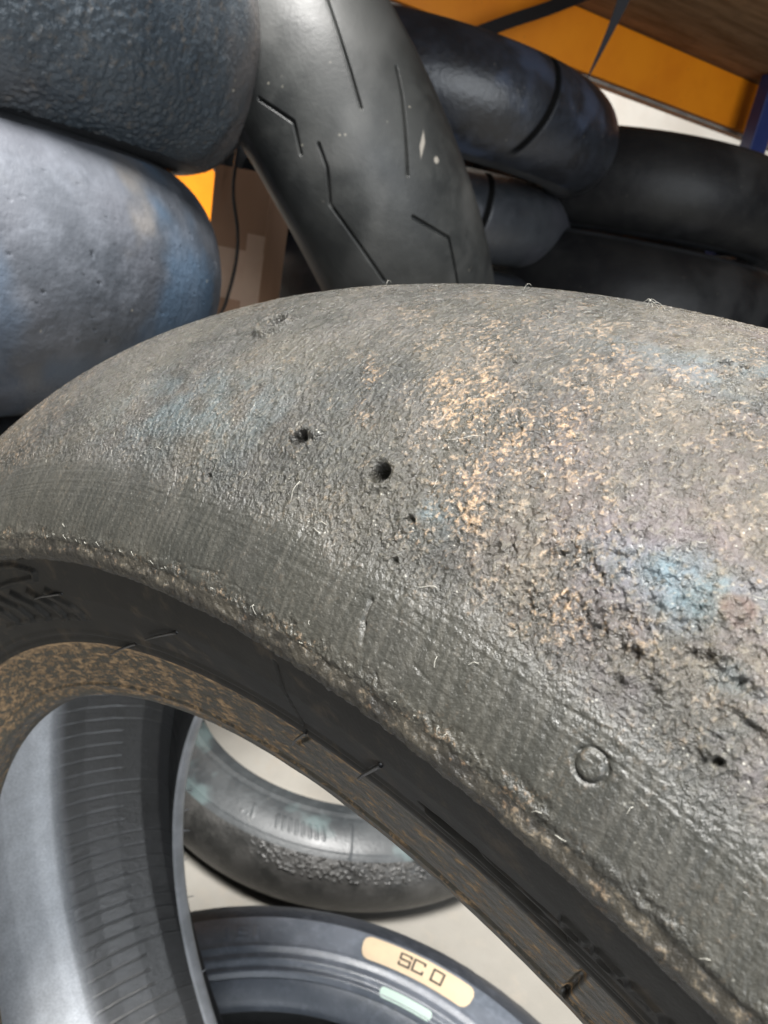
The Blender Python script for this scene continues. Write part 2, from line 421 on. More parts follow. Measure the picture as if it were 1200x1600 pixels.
    for (a0, b0, a1, b1, wd, dp) in cuts:
        x0_, y0_, x1_, y1_ = a0 * .285, tl(b0), a1 * .285, tl(b1); vx, vy = x1_ - x0_, y1_ - y0_
        q = np.clip(((su - x0_) * vx + (sv - y0_) * vy) / (vx * vx + vy * vy + 1e-12), 0, 1)
        D = np.hypot(su - x0_ - q * vx, sv - y0_ - q * vy); h[:r1, c0:c1] -= dp * np.exp(-(D / wd) ** 2) * (1 - .6 * q)
    # worn lip along the shoulder edge
    h += .00035 * np.exp(-((S - .0012) / .0011) ** 2) * (fbm(u / .004, v / .002, 3, 17) + .2)
    edge = 1 - ss(.0005, .004, S + .004 * (fbm(u / .006, v / .004, 3, 18) - .5))
    h += edge * .0007 * (fbm(u / .0013, v / .0010, 3, 19) - .5)
    h = h * (.1 + .9 * ss(-.0002, .0007, S))
    for th, t, a, bq, k in DIRT:
        rot = (TH - th + .15 * (T - t)) * .325
        dirt = np.maximum(dirt, k * np.exp(-((rot / (a * .325)) ** 2 + ((T - t) / bq) ** 2)))
    dn = fbm(u / .005, v / .008, 3, 51)
    dirt = dirt * (.45 + .7 * ss(.35, .6, dn)) + .12 * ss(.45, .65, dn)
    dirt = np.maximum(dirt, edge * .35 * ss(.45, .65, fbm(u / .008, v / .004, 3, 53)))
    dirt = np.maximum(dirt, .6 * ss(-.33, -.52, TH) * (1 - ss(.2, .6, np.abs(T - .75))) * dn)
    D1 = 1.2 * np.exp(-(((TH - .125) / .035) ** 2 + ((T - .64) / .06) ** 2)) + .9 * np.exp(-(((TH - .165) / .03) ** 2 + ((T - .53) / .06) ** 2)) + .6 * np.exp(-(((TH - .003) / .012) ** 2 + ((T - .52) / .04) ** 2))
    D1 += .5 * np.exp(-(((TH - .07) / .05) ** 2 + ((T - 1.15) / .10) ** 2)) + .35 * np.exp(-(((TH + .22) / .10) ** 2 + ((T - .62) / .15) ** 2))
    blue = np.clip(D1, 0, 1) * ss(.3, .6, fbm(u / .008, v / .008, 3, 61)) * .9
    P1 = np.exp(-(((TH - .10) / .07) ** 2 + ((T - .66) / .14) ** 2)) + .6 * np.exp(-(((TH - .16) / .06) ** 2 + ((T - .42) / .05) ** 2))
    purple = np.clip(P1, 0, 1) * ss(.4, .62, fbm(u / .009, v / .009, 3, 66)) * .75
    warm = ss(-.02, .10, TH) * (1 - ss(.30, .40, TH)) * ss(.36, .55, T + ws) * (.35 + .65 * ss(.3, .6, fbm(u / .015, v / .015, 3, 77)))
    return h, dict(high=hi, warm=warm, dirt=np.clip(dirt, 0, 1), smooth=smooth * (1 - edge * .5), blue=blue, purple=purple, brown=brown)
revolve('tread', PT, THM, MT, tyre, LOC, tread_disp, flip=False)

TH2 = np.r_[np.arange(-1.5, -.80, .004), np.arange(-.80, .34, .0016), np.linspace(.35, 2 * math.pi - 1.51, 300)]
def ridge_disp(S, TH, X, RR):
    u = TH * .265
    mud = ss(.05, .12, TH) * .7 + .35 * ss(.5, .65, fbm(u / .01, S / .003, 3, 3)) + .15
    h = .0008 * (fbm(u / .0009, S / .0009, 3, 71) - .55) + .0004 * (fbm(u / .006, S / .006, 2, 72) - .5)
    k = ss(0, .0006, S)
    return h * k * (1 - .45 * ss(.02, .15, TH)), dict(mud=mud)
tp = (Wm * math.cos(.075), RS + (Rm - RS) * math.sin(.075) ** PW)
revolve('shoulder_edge', resample([tp, (.0872, .2640), (.0866, .2622), (.0850, .2610), (.0832, .2606)][::1], .00035), TH2, MRIDGE, tyre, LOC, ridge_disp, flip=True)

# near sidewall with its creases, mould line and embossed glyph outlines
SP = resample([(.0832, .2606), (.0812, .2552), (.0790, .2500), (.0752, .2445), (.0716, .2395), (.0700, .2375), (.0682, .2345)], .0005)
def seg(TH, RR, a, b, wd):
    px = (TH) * .25; py = RR
    ax, ay, bx, by = a[0] * .25, a[1], b[0] * .25, b[1]
    L = (bx - ax) ** 2 + (by - ay) ** 2 + 1e-12
    t = np.clip(((px - ax) * (bx - ax) + (py - ay) * (by - ay)) / L, 0, 1)
    d = np.hypot(px - ax - t * (bx - ax), py - ay - t * (by - ay))
    return 1 - ss(wd * .5, wd, d)
def poly(TH, RR, pts, wd):
    h = 0
    for a, b in zip(pts[:-1], pts[1:]): h = np.maximum(h, seg(TH, RR, a, b, wd))
    return h
def side_disp(S, TH, X, RR):
    u = TH * .25
    h = .00012 * (fbm(u / .02, S / .008, 3, 81) - .5)
    h += .0006 * ss(.2390, .2380, RR) - .0005 * np.exp(-((RR - .2366) / .0006) ** 2)
    # long wedge crease on the right
    h -= .0009 * seg(TH, RR, (.045, .2425), (.16, .2405), .0007)
    h -= .0007 * seg(TH, RR, (.045, .2425), (.21, .2450), .0008)
    h += .0005 * seg(TH, RR, (.05, .2410), (.26, .2400), .0010)
    h -= .0009 * seg(TH, RR, (-.074, .2562), (-.076, .2474), .0006) + .0009 * seg(TH, RR, (-.076, .2474), (-.086, .2348), .0005)
    # embossed outlines, right
    for k in range(4):
        a = .155 + k * .021; p = [(a, .2455), (a + .013, .2450), (a + .013, .2490), (a, .2492), (a, .2455)]
        h += .0006 * poly(TH, RR, p, .0006)
    # embossed ribs and a glyph outline, left
    h += .0010 * poly(TH, RR, [(-.60, .2600), (-.47, .2590), (-.43, .2570), (-.44, .2550), (-.60, .2535)], .0009)
    for k in range(5):
        a = -.61 + k * .045; h += .0012 * poly(TH, RR, [(a, .2510), (a + .028, .2470), (a + .030, .2440)], .0017)
    h += .0007 * seg(TH, RR, (-.62, .2425), (-.42, .2432), .0010)
    return h
revolve('sidewall', SP, TH2, MSIDE, tyre, LOC, side_disp, flip=True)

BP = resample([(.0682, .2345), (.0676, .2334), (.0655, .2285), (.0632, .2225), (.0622, .2198), (.0618, .2188), (.0612, .2178), (.0603, .2160), (.0590, .2150), (.0560, .2146), (.0520, .2146)], .0004)
def bead_disp(S, TH, X, RR):
    u = TH * .225
    h = .00030 * (fbm(u / .010, S / .0016, 4, 91) - .5)
    h += .0003 * np.exp(-((S - .0165) / .0005) ** 2) - .0003 * np.exp(-((S - .0155) / .0004) ** 2) + .0003 * np.exp(-((S - .0002) / .0006) ** 2)
    h -= .0011 * seg(TH, RR, (.179, .2355), (.178, .2200), .0008)
    h -= .0005 * seg(TH, RR, (-.11, .2281), (-.08, .2351), .0006)
    return h * ss(0, .0004, S + .0002), dict(arc=TH, across=S)
revolve('bead', BP, TH2, MBEAD, tyre, LOC, bead_disp, flip=True)

# far side: plain sidewall and bead
THF = np.linspace(0, 2 * math.pi, 721)[:-1]
revolve('sidewall', resample([(-a, b) for a, b in [tp, (.0845, .2606), (.0790, .2500), (.0700, .2375), (.0676, .2334)]], .002), THF, MSIDE, tyre, LOC)
revolve('bead', resample([(-a, b) for a, b in [(.0676, .2334), (.0655, .2285), (.0618, .2188), (.0603, .2160), (.0590, .2150), (.0560, .2146), (.0535, .2149), (.0525, .2160)]], .0006), THF, MLIP, tyre, LOC)
# inner liner from far toe over the crown to the near toe
def liner_disp(S, TH, X, RR):
    h = np.zeros_like(S)
    k = TH * 72 / (2 * math.pi) * 2.2
    # fine moulded vent lines over the shoulder down towards the bead
    ph = (TH * 180 / (2 * math.pi)) ; ln = np.exp(-((ph - np.round(ph)) / .045) ** 2)
    lng = ss(-.020, -.024, X) * (RR > .287)
    lon = (RR < .297) * (X < -.02) * (RR > .225) * ss(.72, .9, vn(np.round(ph) * .37, ph * 0 + .5, 5) + .35 * (TH > math.pi * 1.0) * (TH < math.pi * 1.47))
    h += .0009 * ln * np.maximum(lng, .55 * lon)
    h += .0018 * np.exp(-((X + .0185) / .004) ** 2) * (RR > .28)
    h += .00025 * (fbm(TH * 120, S / .003, 3, 95) - .5)
    return h, dict(crown_highlight=ss(-.030, -.014, X) * (RR > .25) * (.95 + .3 * (fbm(TH * 30, S / .01, 3, 96) - .5)))
IL = [(-.0525, .2160), (-.0550, .2200), (-.0640, .2320), (-.0735, .2460), (-.0790, .2600), (-.0775, .2700), (-.0700, .2800), (-.0560, .2900), (-.0400, .2975), (-.0240, .3020), (-.008, .3055), (.010, .3060), (.030, .3010), (.055, .2900), (.0715, .2740), (.0775, .2600), (.0720, .2460), (.0620, .2320), (.0530, .2200), (.0520, .2146)]
revolve('inner_liner', resample(IL, .0010), np.linspace(0, 2 * math.pi, 3601)[:-1], MLINER, tyre, LOC, liner_disp)

rnd = random.Random(5)
def mp(x, r, th, out=0., outx=0.): return Vector((x + outx, (r + out) * math.sin(th), (r + out) * math.cos(th) + Rm))
def hair(a, b, rad=.00035, lift=.0012):
    (x1, r1, t1), (x2, r2, t2) = a, b
    p1 = mp(x1 + .0003, r1, t1); p2 = mp(x2 + lift, r2, t2); m = (p1 + p2) / 2 + Vector((.001, 0, .0003))
    tube('vent_hair', smooth_pts([p1, m, p2], 4), rad, MHAIR, tyre, 7, .6)
hair((.0784, .2492, -.207), (.0731, .2414, -.288)); hair((.0703, .2373, -.334), (.0668, .2312, -.415), .0004)
hair((.0793, .2508, -.401), (.0784, .2492, -.469)); hair((.0684, .2346, -.087), (.0655, .2281, -.11), .00035)
hair((.0772, .2474, .016), (.068, .2341, -.021), .00045, .002)
# burrs on the far bead toe and on the near lip
for th, L in ((-1.56, .004), (-1.70, .0045), (-1.92, .005), (-2.15, .004), (-1.63, .0025), (-1.80, .002)):
    a = mp(-.0603, .2150, th); b = mp(-.0612, .2150 - L, th + .010); tube('burr', [a, (a + b) / 2 + Vector((0, 0, .0005)), b], .0004, MLIP, tyre, 6, .4)
tube('burr', [mp(.056, .2148, -.235), mp(.0555, .2125, -.238)], .0007, MFUZZ, tyre, 6, .7)
# lint and rubber threads caught on the tread and shoulder
V = []
def lint(th, t, L, ang, lift=.0012, r=.00009, curl=.4):
    s0 = t2s(t); P = []
    a = ang
    for k in range(6):
        x = np.interp(s0, fs, fine[:, 0]); rr = np.interp(s0, fs, fine[:, 1]); q = mp(x, rr, th)
        nx, nr = .6, .8
        P.append(q + Vector((.6, .8 * math.sin(th), .8 * math.cos(th))) * (.0002 + lift * math.sin(math.pi * min(1, k / 5) * .8)))
        th += math.cos(a) * L / 5 / rr; s0 = min(max(s0 + math.sin(a) * L / 5, 0), smax); a += curl * rnd.uniform(-1, 1)
    return P
def bundle(name, lst, mat, rad):
    Vv = []; Ff = []
    for P in lst:
        P = smooth_pts(P, 3); b = len(Vv); n = 4
        for i, p in enumerate(P):
            t = (P[min(i + 1, len(P) - 1)] - P[max(i - 1, 0)]).normalized(); a = t.orthogonal().normalized(); c = t.cross(a)
            for k in range(n): q = math.pi / 2 * k; Vv.append(tuple(p + (a * math.cos(q) + c * math.sin(q)) * rad))
        for i in range(len(P) - 1):
            for k in range(n): Ff.append((b + i * n + k, b + i * n + (k + 1) % n, b + (i + 1) * n + (k + 1) % n, b + (i + 1) * n + k))
    return mesh(name, Vv, Ff, mat, None)
ls = []
for k in range(45): ls.append(lint(rnd.uniform(-.45, .22), rnd.uniform(.1, 1.3), rnd.uniform(.0005, .0018), rnd.uniform(0, 6.3), .00015))
for k in range(22): ls.append(lint(rnd.uniform(-.35, .22), .085, rnd.uniform(.0005, .0016), rnd.uniform(0, 6.3), .0008))
ls += [lint(.000 + k * .004, 1.42, .0030, 1.2 + k, .0016) for k in range(4)]
ls += [lint(-.215, 1.45, .003, 1.6, .0012), lint(-.08, 1.38, .0025, 1.0, .0014), lint(.02, .38, .003, .4, .0002), lint(-.015, .70, .0055, .3, .0004), lint(-.083, .43, .0035, 1.5, .001)]
fz = bundle('lint', ls, MFUZZ, .00004); tag(fz, 'pale fibres and dust threads caught on the tread of the big worn tyre', 'lint', kind='stuff')

# ------------------------------------------------------------------ stacked tyres behind
def basis(ax):
    ax = np.array(ax, float); ax /= np.linalg.norm(ax)
    ref = np.array([0, 0, 1.]) if abs(ax[2]) < .9 else np.array([0, 1., 0])
    e2 = ref - ax * (ref @ ax); e2 /= np.linalg.norm(e2); e1 = np.cross(e2, ax); return ax, e1, e2
RB = .2159
def tprof(R, W, a, b, n):
    t = np.linspace(a, b, n); x = W * np.cos(t); r = R * .785 + np.where(np.sin(t) > 0, R * .215, R * .2) * np.sin(t); return np.stack([x, r], -1)
def make_tyre(name, label, group, c, ax, R, W, mtread, mside, tdisp=None, nt=110, th=None, sdisp=None, t0=.36, dens=420):
    ax, e1, e2 = basis(ax)
    root = bpy.data.objects.new(name, None); C.objects.link(root); root.empty_display_size = .05
    hz = W * abs(ax[2]) + R * math.sqrt(max(0, 1 - ax[2] ** 2))
    M3 = Matrix(((ax[0], e1[0], e2[0]), (ax[1], e1[1], e2[1]), (ax[2], e1[2], e2[2])))
    root.matrix_basis = Matrix.Translation(Vector(c) - Vector((0, 0, hz))) @ M3.to_4x4()
    loc = M3.transposed() @ Vector((0, 0, hz))
    tag(root, label, 'tyre', group)
    th = np.linspace(0, 2 * math.pi, dens + 1)[:-1] if th is None else th
    td = math.asin(min(1, (R * .785 - (RB + .014)) / (R * .2))); tb = math.asin(min(1, (R * .785 - (RB + .002)) / (R * .2)))
    revolve('tread', tprof(R, W, t0, math.pi - t0, nt), th, mtread, root, loc, tdisp)
    for s in (1, -1):
        P = tprof(R, W, t0, -td, 40); P[:, 0] *= s
        revolve('sidewall', P, th, mside, root, loc, (sdisp if s == 1 else None), flip=(s == 1))
        B = np.vstack([tprof(R, W, -td, -tb, 8), [[W * math.cos(tb) - .003, RB - .0005], [W * math.cos(tb) - .008, RB - .001], [W * math.cos(tb) - .010, RB + .002]]]); B = resample(B, .0012)
        xb = B[-1].copy(); B[:, 0] *= s
        revolve('bead', B, th, mside, root, loc, None, flip=(s == 1))
    I = tprof(R - .009, W - .007, .1 - tb * .9, math.pi - .1 + tb * .9, 60); I[0] = xb; I[-1] = (-xb[0], xb[1])
    revolve('inner_liner', I, np.linspace(0, 2 * math.pi, 181)[:-1], MLINER, root, loc)
    return root, loc
def lobed(amp, sc_, seed, fine_=0.):
    def f(S, TH, X, RR):
        u = TH * .3
        k = vn(TH * 3, S * 0 + .5, seed)
        return amp * (fbm(u / sc_, S / sc_, 4, seed) - .5) * 2 + fine_ * (fbm(u / .004, S / .004, 3, seed + 2) - .5) * 2 * k
    return f
mA = m_rubber('chewed_blue_black_rubber', (.013, .018, .024), (.044, .054, .064), (.24, .46), (((.13, .11, .10), 7, .52, .66, .5), ((.05, .065, .08), 7, .45, .6, .5)), ((260, .0012), (700, .0006)), 16, specks=.8, dust=.22)
mB = m_rubber('heat_blued_rubber', (.050, .056, .066), (.090, .097, .112), (.36, .50), (((.065, .115, .18), 9, .50, .66, .6), ((.10, .095, .11), 6, .45, .65, .4), ((.16, .14, .115), 12, .56, .68, .45)), ((130, .0004), (500, .0003)), 9, specks=.8)
mD = m_rubber('grooved_grey_rubber', (.013, .014, .014), (.024, .025, .024), (.42, .54), (((.07, .07, .067), 10, .5, .65, .5),), ((300, .00025),), 12, specks=.3, chalk_or_dark_band=True, spec=.38)
mE = m_rubber('blue_black_rubber', (.010, .011, .014), (.018, .021, .028), (.42, .55), (((.06, .08, .13), 12, .52, .66, .5),), ((160, .0006),), 14, specks=.25, chalk_or_dark_band='matte')
mF = m_rubber('smoky_rubber', (.020, .023, .028), (.034, .037, .042), (.38, .5), (((.05, .05, .06), 10, .5, .64, .5),), ((200, .0005),), 12, specks=.25, chalk_or_dark_band='matte')
mH = m_rubber('plain_black_rubber', (.009, .009, .010), (.014, .014, .014), (.42, .5), (((.05, .05, .05), 8, .52, .66, .4),), ((200, .0004),), 9, specks=.2, spec=.22)
mS = m_rubber('sidewall_black', (.020, .021, .023), (.030, .032, .035), (.40, .5), bump=((400, .0002),), mott=12)

STK = 'used tyres stacked flat behind the big worn tyre'
def dA(S, TH, X, RR):
    u = TH * .3; k = ss(.30, .6, fbm(u / .12, S / .1, 2, 3))
    return .0011 * (fbm(u / .0030, S / .0026, 4, 101) - .5) * 2 * (.15 + k) + .0012 * (fbm(u / .03, S / .03, 2, 8) - .5)
make_tyre('slick_tyre', 'rough blue-black slick tyre at the upper left, lying on the blue-sheened tyre', STK, (-.036, -.681, .771), (-.005, .006, 1.), .311, .089, mA, mS, dA, 260, dens=1500)
def pit(S, TH, RR, th, s, r, d): return -d * (1 - ss(r * .5, r, np.hypot((TH - th) * RR, S - s)))
def dB(S, TH, X, RR):
    u = TH * .3
    pk = vn(u / .0035, S / .0035, 117)
    return .0010 * (fbm(u / .03, S / .03, 3, 111) - .5) + .0004 * (fbm(u / .003, S / .003, 3, 113) - .5) - .0016 * ss(.972, .99, pk)
make_tyre('slick_tyre', 'smooth grey tyre with blue heat sheen, under the rough blue-black one', STK, (0., -.668, .590), (-.012, -.019, 1.), .314, .0905, mB, mS, dB, 260, dens=1600)

# the leaning tyre with cut grooves
GR = [[(1.28, -1.151), (1.317, -1.199), (1.527, -1.446)], [(.983, -1.405), (1.082, -1.471), (1.391, -1.639)], [(1.515, -1.739), (1.218, -1.851), (1.292, -2.0)],
      [(2.035, -1.465), (2.072, -1.524), (2.221, -1.606), (2.134, -1.732), (2.048, -1.862)], [(2.35, -1.29), (2.147, -1.389), (2.246, -1.46)]]
RD, WD = .311, .084
tD = np.linspace(.36, math.pi - .36, 420); pD = tprof(RD, WD, .36, math.pi - .36, 420); sD = np.r_[0, np.cumsum(np.linalg.norm(np.diff(pD, axis=0), axis=1))]
def dD(S, TH, X, RR):
    h = .0003 * (fbm(TH * .3 / .02, S / .02, 3, 121) - .5)
    thw = np.where(TH > math.pi, TH - 2 * math.pi, TH)
    g = 0
    for rep in range(7):
        off = (rep - 4) * 1.05
        for G in GR:
            for (a, b) in zip(G[:-1], G[1:]):
                ax_, ay_ = np.interp(a[0], tD, sD), (a[1] + off); bx_, by_ = np.interp(b[0], tD, sD), (b[1] + off)
                d1 = (thw - ay_ + math.pi) % (2 * math.pi) - math.pi
                px, py = S - ax_, d1 * .305; vx, vy = bx_ - ax_, (by_ - ay_) * .305
                t = np.clip((px * vx + py * vy) / (vx * vx + vy * vy + 1e-12), 0, 1)
                d = np.hypot(px - t * vx, py - t * vy)
                wd = .0016
                g = np.maximum(g, 1 - ss(wd * .6, wd, d))
    dc = np.maximum(1 - ss(.0020, .0032, np.abs((thw + 1.596) * .3) / 3.2 + np.abs(S - np.interp(1.10, tD, sD) - (thw + 1.596) * -.25) * .8), 1 - ss(.002, .0032, np.hypot((thw + 1.651) * .3, S - np.interp(1.007, tD, sD))))
    return h - .0045 * g, dict(chalk_or_dark_band=dc)
thD = np.r_[np.arange(-2.5, -.8, .0025), np.linspace(-.79, 2 * math.pi - 2.51, 200)]
make_tyre('grooved_tyre', 'grey road tyre with long cut grooves, standing tilted against the stacks', None, (-.48, -.625, .718), (-.641, .428, .637), RD, WD, mD, mS, dD, 420, th=thD)

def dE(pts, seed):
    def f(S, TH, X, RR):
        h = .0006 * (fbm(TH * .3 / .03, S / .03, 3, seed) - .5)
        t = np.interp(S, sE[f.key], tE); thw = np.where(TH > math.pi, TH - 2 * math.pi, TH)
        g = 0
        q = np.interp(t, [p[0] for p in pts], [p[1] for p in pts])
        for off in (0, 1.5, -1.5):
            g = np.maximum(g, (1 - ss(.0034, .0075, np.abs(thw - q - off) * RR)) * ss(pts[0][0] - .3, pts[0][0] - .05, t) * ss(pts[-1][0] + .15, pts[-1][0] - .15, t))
        return h - .0012 * g, dict(chalk_or_dark_band=g)  # shallow curved band, coloured black and matte
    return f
tE = np.linspace(.36, math.pi - .36, 130); sE = {}
for key, R, W in (('E', .304, .068), ('F', .298, .063)):
    p = tprof(R, W, .36, math.pi - .36, 130); sE[key] = np.r_[0, np.cumsum(np.linalg.norm(np.diff(p, axis=0), axis=1))]
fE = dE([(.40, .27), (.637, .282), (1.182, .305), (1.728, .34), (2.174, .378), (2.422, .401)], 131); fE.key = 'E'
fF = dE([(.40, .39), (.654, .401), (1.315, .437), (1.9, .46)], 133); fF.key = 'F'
make_tyre('slick_tyre', 'glossy blue-black tyre with one dark curved band across it, under the orange beam', STK, (-.765, -.726, .857), (.007, .063, .998), .304, .068, mE, mS, fE, 130, dens=900)
make_tyre('slick_tyre', 'narrow smoky black tyre directly under the glossy blue-black one', STK, (-.871, -.814, .721), (.039, -.023, .999), .298, .063, mF, mS, fF, 130, dens=900)
make_tyre('slick_tyre', 'black tyre barely showing between the grooved grey tyre and the big worn tyre', STK, (-.875, -.81, .587), (0, 0, 1), .298, .066, mF, mS, lobed(.0003, .03, 5), 70, dens=360)
make_tyre('slick_tyre', 'dark plain black tyre at the right edge, directly below the orange beam', STK, (-1.227, -.563, .822), (.008, -.019, 1), .303, .077, mH, mS, lobed(.0004, .03, 6), 90, dens=500)
make_tyre('slick_tyre', 'wide plain black tyre at the right edge, just above the big worn tread', STK, (-1.20, -.53, .640), (0, .01, 1), .306, .100, mH, mS, lobed(.0004, .03, 9), 90, dens=500)
# the tyres the stacks stand on, hidden low behind the big tyre, and one added dark backing stack
def lower(c, n, z0, W, R):
    src, _ = make_tyre('slick_tyre', 'plain black tyre hidden low in the stacks, or added behind them to darken a gap', STK, (c[0], c[1], z0), (0, 0, 1), R, W, mH, mS, None, 30, dens=120)
    for k in range(1, n):
        o = src.copy(); C.objects.link(o); o.location.z = src.location.z - 2 * W * k
        for ch in list(src.children):
            q = ch.copy(); C.objects.link(q); q.parent = o
lower((-.87, -.80), 5, .587 - .066 - .0581, .0581, .30)
lower((-1.20, -.53), 4, .540 - .075, .075, .305)
lower((-1.86, -.42), 4, .80 - .09, .105, .33)  # added stack, only there to darken the gap at the right edge
lower((0., -.68), 3, .498 - .0925, .0925, .31)

# ------------------------------------------------------------------ tyres lying on the floor, seen through the hole
mJs = m_rubber('floor_tyre_sidewall', (.024, .027, .029), (.038, .042, .044), (.38, .5), (((.10, .14, .14), 16, .58, .68, .5),), ((300, .0003),), 18, specks=.15)
mJt = m_rubber('knobbly_black_rubber', (.018, .018, .017), (.035, .034, .032), (.34, .5), (), ((220, .0008),), 20)
def dJ(S, TH, X, RR):
    u = TH * .3; m = ss(.2, .5, TH) * (1 - ss(1.0, 1.25, TH)) * (X > .02)
    b = vn(u / .0030, S / .0026, 141) * .6 + .4 * vn(u / .0016, S / .0016, 142)
    return m * .0028 * ss(.56, .72, b) + .0004 * (fbm(u / .01, S / .01, 3, 143) - .5)
def sJ(S, TH, X, RR):
    h = .0006 * np.exp(-((RR - .2745) / .0008) ** 2) + .0009 * np.exp(-((RR - .233) / .0015) ** 2) - .0008 * np.exp(-((RR - .239) / .001) ** 2)
    # worn moulded strokes, no longer readable
    u = TH * .26
    m = (TH > .90) * (TH < 1.30) * (RR > .2555) * (RR < .2680)
    st = ss(.1, .3, np.abs(((u + (RR - .26) * .35) / .0065) % 1 - .5)) * 1.
    h += .0007 * m * (1 - ss(.12, .3, np.abs(((u + (RR - .26) * .35) / .0075) % 1 - .5))) * (vn(np.floor(u / .0075), S * 0, 3) > .3)
    h += .0009 * np.exp(-((TH - .815) * .26 / .0010) ** 2) * (RR > .247) * (RR < .2790)
    return h
make_tyre('slick_tyre', 'dusty black floor tyre with balled rubber along its edge, seen through the big tyre', 'tyres lying on the floor', (-.54, -.464, -.005), (.003, .004, 1), .297, .056, mJt, mJs, dJ, 150, dens=1500, sdisp=sJ, t0=.84)

mKs = m_rubber('sheen_tinted_sidewall', (.13, .15, .18), (.175, .195, .23), (.34, .46), (), ((500, .0002),), 22, specks=.25, spec=.8)  # bluish sheen on this sidewall is put into its base colour
mKt = m_rubber('new_black_tread', (.030, .034, .042), (.045, .050, .060), (.36, .5), (((.09, .10, .12), 40, .56, .66, .5),), ((260, .0006),), 30, specks=.4)
def sK(S, TH, X, RR):
    h = .0014 * (1 - ss(.2800, .2812, RR)) * ss(.2575, .2560, RR) * 0
    h = h + .0010 * np.exp(-((RR - .2840) / .0012) ** 2)
    for r0, a in ((.2520, .0009), (.2470, -.0008), (.2425, .0009), (.2380, -.0010), (.2345, .0012), (.2300, -.0012)):
        h += a * np.exp(-((RR - r0) / .0011) ** 2)
    def box_(a, b, r0, r1): return ((TH - 2 * math.pi) > a) * ((TH - 2 * math.pi) < b) * (RR > r0) * (RR < r1)
    # moulded letter strokes
    for a in (-2.52, -2.475, -2.42): h += .0006 * box_(a, a + .012, .2585, .2700)
    for a in (-2.475,): 
        for r0 in (.2585, .2635, .2685): h += .0006 * box_(a, a + .034, r0, r0 + .0018)
    return h
root, locK = make_tyre('slick_tyre', 'floor tyre with bluish sheen in its colour and a cream label reading SC 0 on its sidewall', 'tyres lying on the floor', (.011, -.033, .022), (.041, -.003, 1), .327, .081, mKt, mKs, lobed(.0003, .01, 15, .0004), 120, dens=1800, sdisp=sK)
RK, WK = .327, .081
def k_x(r):
    t = np.arcsin(np.clip((r - RK * .785) / (RK * (.215 if r > RK * .785 else .2)), -1, 1)); return WK * math.cos(t)
def kpt(r, th, out): return (k_x(r) + out, r * math.sin(th), r * math.cos(th))
def patch(name, r0, r1, a0, a1, cr, mat, parent, n=60, m=14):
    V = []; F = []
    for top in (0, 1):
        for i in range(n + 1):
            q = i / n; a = a0 + (a1 - a0) * q
            d = min(q, 1 - q) * (a1 - a0) * r0
            ins = 0 if d > cr else cr - math.sqrt(max(0, cr * cr - (cr - d) ** 2))
            for j in range(m + 1):
                r = r0 + ins + (r1 - r0 - 2 * ins) * j / m; V.append(kpt(r, a, .0004 + .0006 * top))
    L = (n + 1) * (m + 1)
    for i in range(n):
        for j in range(m):
            k = i * (m + 1) + j; F.append((L + k, L + k + m + 1, L + k + m + 2, L + k + 1))
    for i in range(n):
        for j in (0, m):
            k = i * (m + 1) + j; F.append((k, k + m + 1, L + k + m + 1, L + k))
    for j in range(m):
        for i in (0, n):
            k = i * (m + 1) + j; F.append((k, k + 1, L + k + 1, L + k))
    o = mesh(name, V, F, mat, parent, smooth=False, loc=locK); return o
mCream = m_plain('cream_label', (.78, .62, .42), .6, (.74, .58, .40), 80)
mInk = m_plain('grey_print', (.07, .06, .055), .6)
lab = patch('label_sticker', .2548, .2775, -2.078, -1.716, .0075, mCream, root)
patch('label_sticker', .2330, .2400, -1.985, -1.80, .003, m_plain('pale_green_label', (.62, .80, .70), .5), root)
# "SC 0" drawn in strokes: x along the arc, y outward
ST = {'S': [[(1, .82), (1, 1), (0, 1), (0, .5), (1, .5), (1, 0), (0, 0), (0, .18)]], 'C': [[(1, .8), (1, 1), (0, 1), (0, 0), (1, 0), (1, .2)]], '0': [[(0, 0), (1, 0), (1, 1), (0, 1), (0, 0)]]}
V = []; F = []
def glyph(ch, x0):
    w_, h_ = .0088, .0112
    for pl in ST[ch]:
        for a, b in zip(pl[:-1], pl[1:]):
            ax_, ay_ = x0 + a[0] * w_, a[1] * h_; bx_, by_ = x0 + b[0] * w_, b[1] * h_
            L = math.hypot(bx_ - ax_, by_ - ay_); ux, uy = (bx_ - ax_) / L, (by_ - ay_) / L; hw = .00085
            ax_ -= ux * hw; ay_ -= uy * hw; bx_ += ux * hw; by_ += uy * hw
            n = max(1, int(L / .002)); base = len(V)
            for k in range(n + 1):
                cx, cy = ax_ + (bx_ - ax_) * k / n, ay_ + (by_ - ay_) * k / n
                for s in (-1, 1):
                    r = .2605 + cy + ux * hw * s; th = THC + (cx - uy * hw * s) / .266
                    V.append(kpt(r, th, .0017))
            for k in range(n): F.append((base + 2 * k, base + 2 * k + 1, base + 2 * k + 3, base + 2 * k + 2))
THC = -1.955
for ch, x in (('S', 0), ('C', .0118), ('0', .0285)): glyph(ch, x)
mesh('printed_letters', V, F, mInk, lab, smooth=False, loc=(0, 0, 0))

